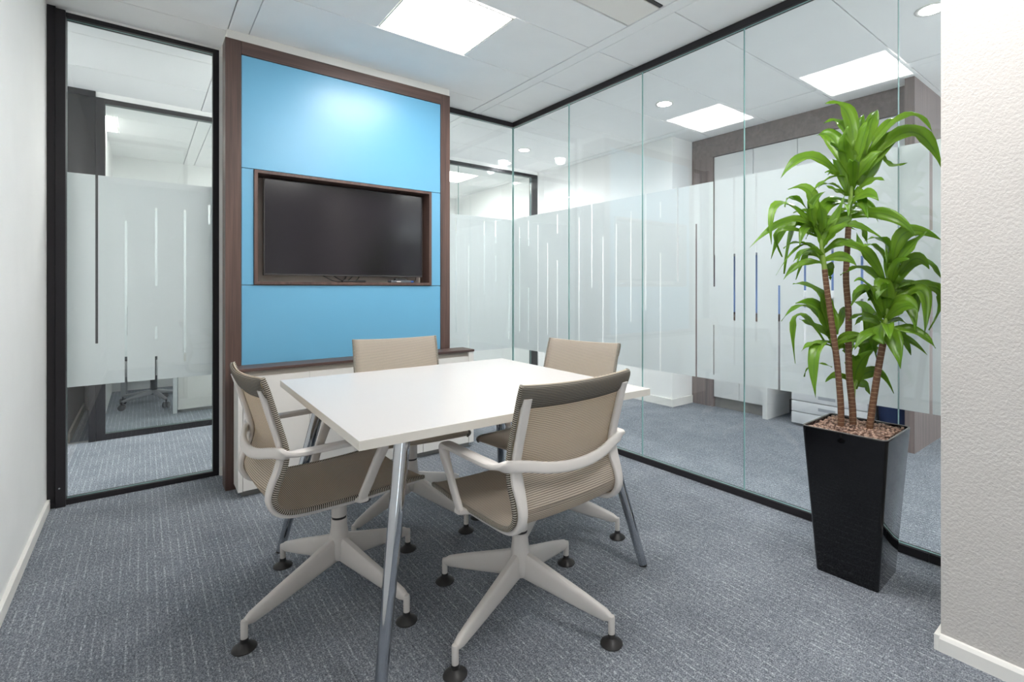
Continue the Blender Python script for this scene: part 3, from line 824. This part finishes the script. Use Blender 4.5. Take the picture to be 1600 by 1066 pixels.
# ================================================================== PLANTER
PX, PY = 2.235, .807
pot = thing('planter', 'tall tapered glossy black planter standing by the glass wall', 'planter', (PX, PY, 0), R(2))
def rsq(bm, half, z, rad, n=6):
    vs = []
    for cx_, cy_, a0 in ((1, 1, 0), (-1, 1, 90), (-1, -1, 180), (1, -1, 270)):
        for k in range(n):
            a = R(a0 + 90 * k / (n - 1))
            vs.append(bm.verts.new((cx_ * (half - rad) + rad * math.cos(a), cy_ * (half - rad) + rad * math.sin(a), z)))
    return vs
def loft(bm, rings, capb=True, capt=False, mi=0):
    for a, b in zip(rings, rings[1:]):
        n = len(a)
        for i in range(n):
            f = bm.faces.new((a[i], a[(i + 1) % n], b[(i + 1) % n], b[i])); f.smooth = True; f.material_index = mi
    if capb: bm.faces.new(list(reversed(rings[0])))
    if capt: bm.faces.new(rings[-1])
bm = bmesh.new()
loft(bm, [rsq(bm, .109, 0, .010), rsq(bm, .111, .003, .012), rsq(bm, .151, .577, .018), rsq(bm, .1515, .580, .018), rsq(bm, .1505, .5825, .018), rsq(bm, .144, .5825, .014), rsq(bm, .143, .580, .014), rsq(bm, .138, .50, .012)])
bm.faces.new(bm.verts[-24:])
mesh_obj('shell', bm, 'pot', pot, smooth=True)
bm = bmesh.new()
loft(bm, [rsq(bm, .1505, .5827, .018), rsq(bm, .1500, .5842, .018), rsq(bm, .1455, .5842, .015), rsq(bm, .145, .5827, .015)], capb=False)
mesh_obj('rim', bm, 'pot_rim', pot, smooth=True)
bm = bmesh.new(); rnd = random.Random(3)
box(bm, -.139, .139, -.139, .139, .505, .570)
ico = bmesh.new(); bmesh.ops.create_icosphere(ico, subdivisions=1, radius=1)
icm = bpy.data.meshes.new('pebble_src'); ico.to_mesh(icm); ico.free()
step = .0115
for ix in range(-12, 13):
    for iy in range(-12, 13):
        x = ix * step + rnd.uniform(-.004, .004); y = iy * step + rnd.uniform(-.004, .004)
        if abs(x) > .134 or abs(y) > .134: continue
        s = rnd.uniform(.0055, .0082)
        mt = Matrix.Translation((x, y, .572 + rnd.uniform(-.003, .006))) @ Matrix.Rotation(rnd.uniform(0, 6.3), 4, 'Z') @ Matrix.Rotation(rnd.uniform(-.6, .6), 4, 'X') @ Matrix.Diagonal((s * 1.25, s, s * .75, 1))
        tm = icm.copy(); tm.transform(mt); bm.from_mesh(tm); bpy.data.meshes.remove(tm)
bpy.data.meshes.remove(icm)
o = mesh_obj('clay_pebbles', bm, 'pebble', smooth=False, loc=(PX, PY, 0)); o.rotation_euler = (0, 0, R(2))
for p in o.data.polygons: p.use_smooth = True
tag(o, 'brown clay pebbles filling the top of the black planter', 'pebbles', kind='stuff')

plant = thing('dracaena_plant', 'tall dracaena with ringed brown canes growing out of the black planter', 'plant', (PX, PY, 0))
TR = [([(-.026, .046, .555), (-.031, .045, .67), (-.047, .054, .849), (-.068, .066, 1.007), (-.086, .077, 1.145), (-.092, .082, 1.215)], .0125, .0105),
      ([(.030, .021, .555), (.027, .023, .653), (.017, .031, .781), (.015, .033, .909), (.015, .033, 1.037), (.007, .039, 1.166), (.009, .038, 1.242), (.015, .033, 1.40)], .0135, .011),
      ([(.025, -.039, .555), (.022, -.05, .648), (.028, -.067, .793), (.034, -.085, .920)], .0130, .0125)]
for pts, r0, r1 in TR:
    bm = bmesh.new(); uvl = bm.loops.layers.uv.new('UVMap')
    P = spline(pts, 40 // len(pts) * 2)
    sweep(bm, P, lambda s, r0=r0, r1=r1: 2 * (r0 + (r1 - r0) * s), lambda s, r0=r0, r1=r1: 2 * (r0 + (r1 - r0) * s), n=16, power=2, uvl=uvl)
    mesh_obj('trunk', bm, 'trunk', plant, smooth=True)
ST = [[(-.092, .082, 1.215), (-.098, .086, 1.27), (-.106, .092, 1.345)], [(.015, .033, 1.40), (.020, .030, 1.45), (.026, .026, 1.55), (.045, .02, 1.62)],
      [(.034, -.085, .920), (.040, -.090, .98), (.050, -.095, 1.06)], [(.040, .030, .56), (.063, .033, .711), (.092, .035, .74), (.122, .037, .782)], [(-.050, .056, .87), (-.040, .064, .885), (-.015, .085, .905)]]
for pts in ST:
    bm = bmesh.new(); sweep(bm, spline(pts, 6), lambda s: .020 - .005 * s, lambda s: .020 - .005 * s, n=12, power=2)
    mesh_obj('green_stem', bm, 'green_stem', plant, smooth=True)
LEAVES = {
    'T': [
        (0.032, 0.02, 1.702, 0.024, 0.044, 1.867, -0.026, 0.108, 1.908, 0.03),
        (0.032, 0.02, 1.711, 0.02, 0.066, 1.821, 0.003, 0.124, 1.836, 0.026),
        (0.041, 0.012, 1.568, 0.086, 0.02, 1.754, 0.147, 0.025, 1.878, 0.036),
        (0.067, -0.009, 1.686, 0.145, -0.006, 1.828, 0.238, 0.001, 1.912, 0.024),
        (0.067, -0.009, 1.602, 0.148, -0.05, 1.733, 0.247, -0.101, 1.804, 0.034),
        (0.093, -0.03, 1.719, 0.158, -0.054, 1.81, 0.256, -0.098, 1.862, 0.018),
        (0.08, -0.02, 1.702, 0.133, -0.133, 1.826, 0.133, -0.22, 1.744, 0.02),
        (0.1, -0.036, 1.677, 0.197, -0.143, 1.771, 0.256, -0.225, 1.609, 0.034),
        (0.048, 0.007, 1.56, 0.145, -0.005, 1.631, 0.264, -0.021, 1.743, 0.022),
        (0.126, -0.057, 1.702, 0.165, -0.066, 1.652, 0.25, -0.107, 1.663, 0.01),
        (0.002, 0.044, 1.635, 0.013, 0.095, 1.767, 0.023, 0.161, 1.797, 0.032),
        (0.028, 0.022, 1.677, -0.066, 0.04, 1.69, -0.15, 0.037, 1.715, 0.018),
        (-0.017, 0.059, 1.602, -0.119, 0.137, 1.676, -0.209, 0.204, 1.588, 0.026),
        (0.002, 0.044, 1.594, -0.081, 0.073, 1.579, -0.176, 0.103, 1.51, 0.018),
        (0.015, 0.033, 1.518, 0.027, 0.03, 1.62, 0.054, 0.016, 1.672, 0.018),
        (0.012, 0.036, 1.526, -0.001, 0.058, 1.621, -0.016, 0.083, 1.674, 0.018),
        (0.041, 0.012, 1.552, -0.002, -0.026, 1.491, -0.064, -0.065, 1.408, 0.02),
        (0.035, 0.017, 1.501, 0.043, -0.032, 1.479, 0.036, -0.078, 1.408, 0.012),
        (0.028, 0.022, 1.468, -0.038, 0.043, 1.447, -0.123, 0.071, 1.369, 0.018),
        (0.067, -0.009, 1.61, 0.141, -0.007, 1.681, 0.243, -0.012, 1.758, 0.026),
        (0.022, 0.028, 1.661, 0.039, 0.054, 1.719, 0.075, 0.074, 1.778, 0.02),
        (0.041, 0.012, 1.635, 0.023, -0.025, 1.765, -0.006, -0.064, 1.815, 0.024),
        (0.015, 0.033, 1.518, 0.02, 0.074, 1.542, 0.025, 0.125, 1.576, 0.016),
        (0.041, 0.012, 1.568, -0.043, 0.026, 1.691, -0.087, -0.005, 1.773, 0.024),
    ],
    'L': [
        (-0.126, 0.109, 1.414, -0.125, 0.126, 1.532, -0.178, 0.19, 1.543, 0.022),
        (-0.133, 0.114, 1.43, -0.234, 0.14, 1.496, -0.314, 0.136, 1.451, 0.014),
        (-0.113, 0.099, 1.364, -0.193, 0.088, 1.454, -0.227, 0.024, 1.504, 0.02),
        (-0.11, 0.096, 1.372, -0.088, 0.134, 1.462, -0.04, 0.163, 1.53, 0.018),
        (-0.12, 0.104, 1.381, -0.269, 0.181, 1.474, -0.333, 0.179, 1.308, 0.02),
        (-0.113, 0.099, 1.364, -0.236, 0.156, 1.409, -0.397, 0.234, 1.296, 0.018),
        (-0.126, 0.109, 1.364, -0.147, 0.199, 1.404, -0.14, 0.281, 1.264, 0.02),
        (-0.113, 0.099, 1.364, -0.134, 0.171, 1.403, -0.124, 0.232, 1.199, 0.03),
        (-0.12, 0.104, 1.364, -0.177, 0.119, 1.378, -0.227, 0.12, 1.302, 0.018),
        (-0.107, 0.094, 1.347, -0.024, 0.096, 1.489, 0.162, 0.03, 1.489, 0.024),
        (-0.101, 0.088, 1.364, -0.044, 0.049, 1.422, 0.045, -0.017, 1.456, 0.02),
        (-0.094, 0.083, 1.339, -0.053, 0.077, 1.4, 0.059, 0.018, 1.378, 0.01),
        (-0.088, 0.078, 1.314, -0.055, 0.007, 1.393, 0.028, -0.114, 1.306, 0.014),
        (-0.094, 0.083, 1.24, -0.086, 0.143, 1.285, -0.067, 0.209, 1.174, 0.018),
        (-0.101, 0.088, 1.232, -0.136, 0.146, 1.316, -0.197, 0.23, 1.192, 0.006),
        (-0.104, 0.091, 1.347, -0.083, 0.144, 1.446, -0.069, 0.219, 1.461, 0.022),
        (-0.113, 0.099, 1.347, -0.19, 0.22, 1.378, -0.125, 0.24, 1.271, 0.012),
        (-0.104, 0.091, 1.364, -0.125, 0.078, 1.427, -0.168, 0.076, 1.487, 0.018),
        (-0.104, 0.091, 1.364, -0.086, 0.055, 1.403, -0.069, 0.016, 1.506, 0.016),
    ],
    'R': [
        (0.066, -0.111, 1.23, 0.058, -0.155, 1.354, 0.109, -0.258, 1.318, 0.026),
        (0.072, -0.116, 1.222, 0.067, -0.165, 1.291, 0.058, -0.223, 1.352, 0.026),
        (0.053, -0.101, 1.238, -0.023, -0.104, 1.321, -0.149, -0.083, 1.314, 0.02),
        (0.035, -0.086, 1.173, -0.054, -0.044, 1.284, -0.163, 0.008, 1.306, 0.024),
        (0.028, -0.081, 1.213, -0.008, -0.035, 1.271, -0.017, -0.009, 1.361, 0.018),
        (0.041, -0.091, 1.238, -0.056, -0.087, 1.297, -0.171, -0.085, 1.291, 0.018),
        (0.078, -0.121, 1.157, 0.161, -0.173, 1.246, 0.248, -0.225, 1.17, 0.03),
        (0.085, -0.126, 1.197, 0.112, -0.173, 1.253, 0.124, -0.213, 1.212, 0.024),
        (0.091, -0.131, 1.133, 0.127, -0.189, 1.157, 0.155, -0.247, 1.129, 0.01),
        (0.041, -0.091, 1.117, 0.02, -0.026, 1.215, -0.008, 0.055, 1.192, 0.02),
        (0.035, -0.086, 1.117, -0.012, -0.051, 1.133, -0.071, -0.007, 1.069, 0.026),
        (0.05, -0.098, 1.125, 0.01, -0.094, 1.157, -0.041, -0.086, 1.09, 0.03),
        (0.078, -0.121, 1.133, 0.126, -0.163, 1.149, 0.135, -0.174, 1.045, 0.024),
        (0.053, -0.101, 1.157, 0.087, -0.098, 1.239, 0.102, -0.072, 1.315, 0.026),
        (0.06, -0.106, 1.157, 0.018, -0.139, 1.227, -0.02, -0.19, 1.247, 0.022),
        (0.045, -0.094, 1.035, 0.167, -0.133, 1.153, 0.26, -0.136, 1.004, 0.028),
        (0.059, -0.106, 1.047, 0.083, -0.197, 1.128, 0.012, -0.227, 0.97, 0.026),
        (0.064, -0.11, 1.128, 0.244, -0.218, 1.127, 0.253, -0.179, 0.967, 0.02),
        (0.079, -0.121, 1.134, 0.176, -0.183, 1.159, 0.253, -0.225, 1.131, 0.012),
        (0.05, -0.098, 1.041, 0.041, -0.163, 1.086, -0.015, -0.207, 0.974, 0.026),
        (0.038, -0.088, 1.017, 0.064, -0.066, 1.084, 0.081, -0.027, 1.14, 0.024),
        (0.036, -0.086, 1.023, -0.03, -0.054, 1.128, -0.096, -0.025, 1.113, 0.022),
        (0.026, -0.079, 1.029, -0.012, -0.036, 1.128, -0.04, 0.001, 1.071, 0.026),
        (0.04, -0.09, 1.023, -0.076, -0.07, 1.146, -0.195, -0.064, 1.163, 0.02),
        (0.038, -0.088, 0.961, 0.003, -0.128, 0.948, -0.05, -0.169, 0.838, 0.03),
        (0.045, -0.094, 0.943, 0.059, -0.153, 0.946, 0.069, -0.221, 0.885, 0.012),
        (0.036, -0.086, 0.98, 0.067, -0.043, 0.925, 0.15, -0.027, 0.84, 0.018),
        (0.033, -0.085, 0.998, -0.017, -0.09, 0.964, -0.054, -0.116, 0.924, 0.03),
        (0.031, -0.083, 1.011, 0.045, -0.056, 1.034, 0.062, -0.022, 1.022, 0.008),
        (0.04, -0.09, 1.041, 0.113, -0.084, 1.102, 0.219, -0.091, 1.153, 0.024),
        (0.04, -0.09, 1.023, 0.095, -0.068, 1.102, 0.192, -0.065, 1.166, 0.028),
    ],
    'B': [
        (-0.006, 0.088, 0.945, -0.065, 0.113, 1.108, -0.172, 0.172, 1.156, 0.034),
        (-0.011, 0.093, 0.945, -0.069, 0.118, 1.056, -0.162, 0.167, 1.076, 0.03),
        (-0.021, 0.101, 0.952, -0.088, 0.159, 1.062, -0.163, 0.225, 1, 0.018),
        (-0.026, 0.105, 0.906, -0.084, 0.194, 1.021, -0.052, 0.219, 0.813, 0.02),
        (-0, 0.084, 0.9, -0.104, 0.109, 0.886, -0.164, 0.086, 0.703, 0.027),
        (-0.011, 0.093, 0.932, -0.031, 0.147, 0.975, -0.046, 0.205, 1.006, 0.024),
        (0.01, 0.076, 0.945, 0.026, 0.107, 1.034, 0.035, 0.155, 1.08, 0.022),
        (0.01, 0.076, 0.958, 0.07, 0.081, 1.027, 0.141, 0.09, 1.055, 0.016),
        (0.015, 0.072, 0.88, -0.019, 0.029, 0.944, -0.024, -0.052, 0.95, 0.016),
        (-0.006, 0.088, 0.809, -0.012, 0.161, 0.814, 0.023, 0.215, 0.749, 0.007),
    ],
    'M': [
        (0.113, 0.044, 0.71, 0.072, 0.016, 0.816, 0.061, -0.051, 0.894, 0.028),
        (0.114, 0.043, 0.743, 0.114, 0.019, 0.851, 0.084, 0.014, 0.913, 0.018),
        (0.14, 0.022, 0.869, 0.128, 0.048, 0.907, 0.134, 0.064, 0.865, 0.022),
        (0.145, 0.018, 0.902, 0.21, 0.028, 1.032, 0.217, 0.099, 1.078, 0.03),
        (0.124, 0.035, 0.763, 0.165, -0.022, 0.792, 0.193, -0.074, 0.7, 0.014),
        (0.135, 0.026, 0.875, 0.186, 0.014, 0.939, 0.243, 0.003, 0.957, 0.026),
        (0.114, 0.043, 0.769, 0.151, 0.02, 0.868, 0.21, -0.02, 0.904, 0.022),
        (0.181, -0.011, 0.869, 0.131, 0.001, 0.917, 0.051, 0.032, 0.888, 0.02),
    ],
}
view = Vector((-PX, -PY, .6)).normalized()
lr = random.Random(11)
def leaf(bm, uvl, b, m, t, w):
    b, m, t = Vector(b), Vector(m), Vector(t)
    # a quadratic curve that passes through m half way
    c = 2 * m - .5 * (b + t)
    n = 12
    P = [b * (1 - s) ** 2 + 2 * c * s * (1 - s) + t * s * s for s in [i / n for i in range(n + 1)]]
    roll = lr.uniform(-.55, .55)
    rows = []
    for i, p in enumerate(P):
        s = i / n
        T = (P[min(i + 1, n)] - P[max(i - 1, 0)]).normalized()
        face = (view * .8 + Vector((0, 0, .55))).normalized()
        W = T.cross(face)
        if W.length < .2: W = T.cross(Vector((0, 0, 1)))
        W.normalize(); W = Matrix.Rotation(roll + .25 * math.sin(3 * s), 3, T) @ W
        Nn = W.cross(T).normalized()
        if Nn.dot(face) < 0: Nn = -Nn
        prof = .24 + .76 * math.sin(math.pi / 2 * s / .45) if s < .45 else math.cos(math.pi / 2 * (s - .45) / .55) ** 1.05
        if i == n: prof = .02
        if i == 0: prof = .26
        hw = w * prof
        wav = .0035 * math.sin(16 * s + roll * 9)
        row = []
        for k, u in enumerate((-1, -.5, 0, .5, 1)):
            row.append((bm.verts.new(p + W * hw * u * .96 + Nn * (hw * .28 * abs(u) ** 1.3 + wav * abs(u) * u)), .5 + u / 2, s))
        rows.append(row)
    for a, b_ in zip(rows, rows[1:]):
        for k in range(4):
            q = (a[k], a[k + 1], b_[k + 1], b_[k])
            f = bm.faces.new([x[0] for x in q]); f.smooth = True
            for lp, x in zip(f.loops, q): lp[uvl].uv = (x[1], x[2])
FILL = {'T': ((.015, .033, 1.40), (.045, .02, 1.60), 18, .14, .24), 'L': ((-.094, .083, 1.225), (-.106, .092, 1.34), 12, .12, .20),
        'R': ((.036, -.086, .95), (.050, -.095, 1.06), 14, .13, .21), 'B': ((-.040, .064, .885), (-.018, .083, .91), 4, .10, .18), 'M': ((.070, .033, .72), (.122, .037, .782), 5, .10, .17)}
for key in LEAVES:
    bm = bmesh.new(); uvl = bm.loops.layers.uv.new('UVMap')
    for L in LEAVES[key]:
        leaf(bm, uvl, L[0:3], L[3:6], L[6:9], L[9] * 1.12)
    a_, b_, n_, l0, l1 = FILL[key]
    a_, b_ = Vector(a_), Vector(b_)
    for k in range(n_):
        s = (k + .5) / n_; p0 = a_.lerp(b_, s); az = k * 2.4 + lr.uniform(-.3, .3); el = -.1 + 1.25 * s + lr.uniform(-.2, .2); ln = lr.uniform(l0, l1)
        d0 = Vector((math.cos(az) * math.cos(el), math.sin(az) * math.cos(el), math.sin(el)))
        mm = p0 + d0 * ln * .55; tt = p0 + d0 * ln * .95 - Vector((0, 0, ln * (.42 - .25 * s)))
        tt.x = min(tt.x, .25); mm.x = min(mm.x, .24)
        leaf(bm, uvl, p0, mm, tt, lr.uniform(.017, .026))
    me_o = mesh_obj('leaf_crown', bm, 'leaf', plant)
    md = me_o.modifiers.new('thick', 'SOLIDIFY'); md.thickness = .0006; md.offset = 0

# ================================================================== CORRIDOR FURNITURE (through the glass)
NF = 4.262                                   # front plane of the built-in wall
bi = thing('built_in_wall_unit', 'wide walnut framed storage wall with white cabinets beyond the corridor', 'cabinet', (0, 0, 0))
mesh_obj('wood_header', B((NF, 4.90, 1.18, 3.028, 2.405, H - .002)), 'wood_grey_h', bi)
mesh_obj('wood_jamb', B((NF, 4.90, 2.79, 3.028, 0, 2.404)), 'wood_grey_v', bi)
mesh_obj('wood_end_panel', B((4.12, 4.92, 1.12, 1.178, 0, H - .002)), 'wood_grey_v', bi)
mesh_obj('back_panel', B((4.885, 4.90, 1.18, 2.79, 0, 2.404)), 'wood_grey_v', bi)
yy = [2.788, 2.388, 1.992, 1.596, 1.182]
for a, b in zip(yy, yy[1:]):
    mesh_obj('wall_cabinet_door', B((NF + .015, NF + .035, b + .0025, a - .0025, 1.46, 2.40), bev=.001), 'far_white_lam', bi)
mesh_obj('cabinet_body', B((NF + .036, 4.88, 1.182, 2.788, 1.46, 2.402)), 'far_white_lam', bi)
mesh_obj('pinboard', B((4.60, 4.615, 1.182, 2.788, .90, 1.459)), 'pinboard', bi)
mesh_obj('worktop', B((NF + .01, 4.88, 2.23, 2.788, .84, .875)), 'worktop_brown', bi)
for a, b in ((2.786, 2.52), (2.52, 2.262)):
    mesh_obj('base_door', B((NF + .006, NF + .024, b + .002, a - .002, .10, .83), bev=.001), 'far_white_lam', bi)
mesh_obj('base_body', B((NF + .025, 4.88, 2.262, 2.786, .10, .838)), 'far_white_lam', bi)
mesh_obj('base_side', B((NF - .06, 4.60, 2.215, 2.260, 0, .838), bev=.001), 'far_white_lam', bi)
mesh_obj('plinth', B((NF + .03, 4.87, 2.265, 2.786, 0, .099)), 'plinth', bi)
cp = thing('photocopier', 'white photocopier with paper trays against the built-in wall behind the planter', 'photocopier', (4.22, 1.73, 0))
mesh_obj('body', B((.025, .37, -.28, .28, .03, .98), bev=.01), 'copier', cp, smooth=True)
for k, (z0, z1) in enumerate(((.02, .112), (.118, .205), (.211, .30), (.306, .55))):
    dr = mesh_obj('paper_tray', B((0, .024, -.285, .285, z0, z1), bev=.003), 'copier', cp, smooth=True)
    mesh_obj('grip', B((-.0015, .006, -.06, .07, (z0 + z1) / 2 - .012, (z0 + z1) / 2 + .012)), 'copier_grey', dr)
mesh_obj('output_shelf', B((.0, .33, -.26, .20, .98, 1.01), bev=.004), 'copier_grey', cp)
mesh_obj('scanner_lid', B((.0, .37, -.29, .29, 1.06, 1.12), (.2, .37, -.29, .29, 1.01, 1.06), bev=.008), 'copier', cp)
o = mesh_obj('waste_bin', lathe(bmesh.new(), [(.09, 0), (.10, .01), (.12, .30), (.12, .34), (.112, .34), (.105, .30), (.09, .02)], n=28), 'navy', smooth=True, loc=(4.42, 1.32, 0))
tag(o, 'navy blue waste bin between the photocopier and the walnut end panel', 'bin')

# office across the corridor
ped = thing('office_cabinet', 'low white cabinet standing in the office behind the far glass', 'cabinet', (.56, 5.74, 0))
mesh_obj('body', B((-.31, .55, .0, .30, .025, .70), bev=.002), 'far_white_lam', ped)
mesh_obj('door', B((-.31, .55, -.02, -.001, .03, .70), bev=.002), 'white_lam', ped)
mesh_obj('side_post', B((-.345, -.315, -.03, .02, 0, .70)), 'far_white_lam', ped)
mesh_obj('plinth', B((-.29, .53, .0, .28, 0, .025)), 'plinth', ped)
dk = thing('office_desk', 'white office desk with grey screen panel behind the far glass', 'desk', (.05, 6.93, 0))
mesh_obj('desktop', B((-.24, .75, -.35, .35, .71, .735), bev=.002), 'far_white_lam', dk)
mesh_obj('modesty_panel', B((-.20, .70, -.33, -.315, .25, .70)), 'far_white_lam', dk)
for x in (-.20, .70):
    for y in (-.30, .30):
        mesh_obj('leg', B((x - .02, x + .02, y - .02, y + .02, 0, .71)), 'metal_grey', dk)
oc = thing('office_swivel_chair', 'dark office swivel chair on castors seen low through the left glass', 'chair', (.085, 6.32, 0), R(0))
bm = bmesh.new(); box(bm, -.23, .23, -.22, .24, .46, .53, bev=.03, seg=3); mesh_obj('seat', bm, 'grey_fabric', oc, smooth=True)
bm = bmesh.new(); sweep(bm, spline([(0, -.23, .60), (0, -.26, .75), (0, -.27, .95), (0, -.29, 1.08)], 5), lambda s: .42 - .10 * abs(s - .4), .05, side=(1, 0, 0), n=20, power=4); mesh_obj('backrest', bm, 'grey_fabric', oc, smooth=True)
bm = bmesh.new(); sweep(bm, [(0, -.02, .455), (0, -.20, .46), (0, -.27, .52), (0, -.275, .70)], .05, .015, side=(1, 0, 0), n=10); mesh_obj('back_bar', bm, 'black_plastic', oc, smooth=True)
mesh_obj('column', lathe(bmesh.new(), [(.028, .10), (.028, .28), (.018, .28), (.018, .46)], n=20), 'black_plastic', oc, smooth=True)
bm = bmesh.new()
for k in range(5):
    a = 2 * math.pi * k / 5; c, s_ = math.cos(a), math.sin(a)
    sweep(bm, [(.02 * c, .02 * s_, .125), (.16 * c, .16 * s_, .105), (.29 * c, .29 * s_, .082)], lambda s: .045 - .018 * s, lambda s: .04 - .02 * s, side=(-s_, c, 0), n=10)
mesh_obj('star_base', bm, 'metal_grey', oc, smooth=True)
for k in range(5):
    a = 2 * math.pi * k / 5; c, s_ = math.cos(a), math.sin(a)
    bm = bmesh.new()
    for dd in (-.016, .016):
        t2 = bmesh.new(); lathe(t2, [(.008, -.009), (.027, -.008), (.029, 0), (.027, .008), (.008, .009)], n=20)
        merge(bm, t2, Matrix.Translation((.29 * c, .29 * s_, .029)) @ Matrix.Rotation(a + .8, 4, 'Z') @ Matrix.Translation((dd, 0, 0)) @ Matrix.Rotation(R(90), 4, 'Y'))
    lathe(bm, [(.006, .03), (.006, .08)], (.29 * c, .29 * s_), 10)
    mesh_obj('castor', bm, 'black_plastic', oc, smooth=True)
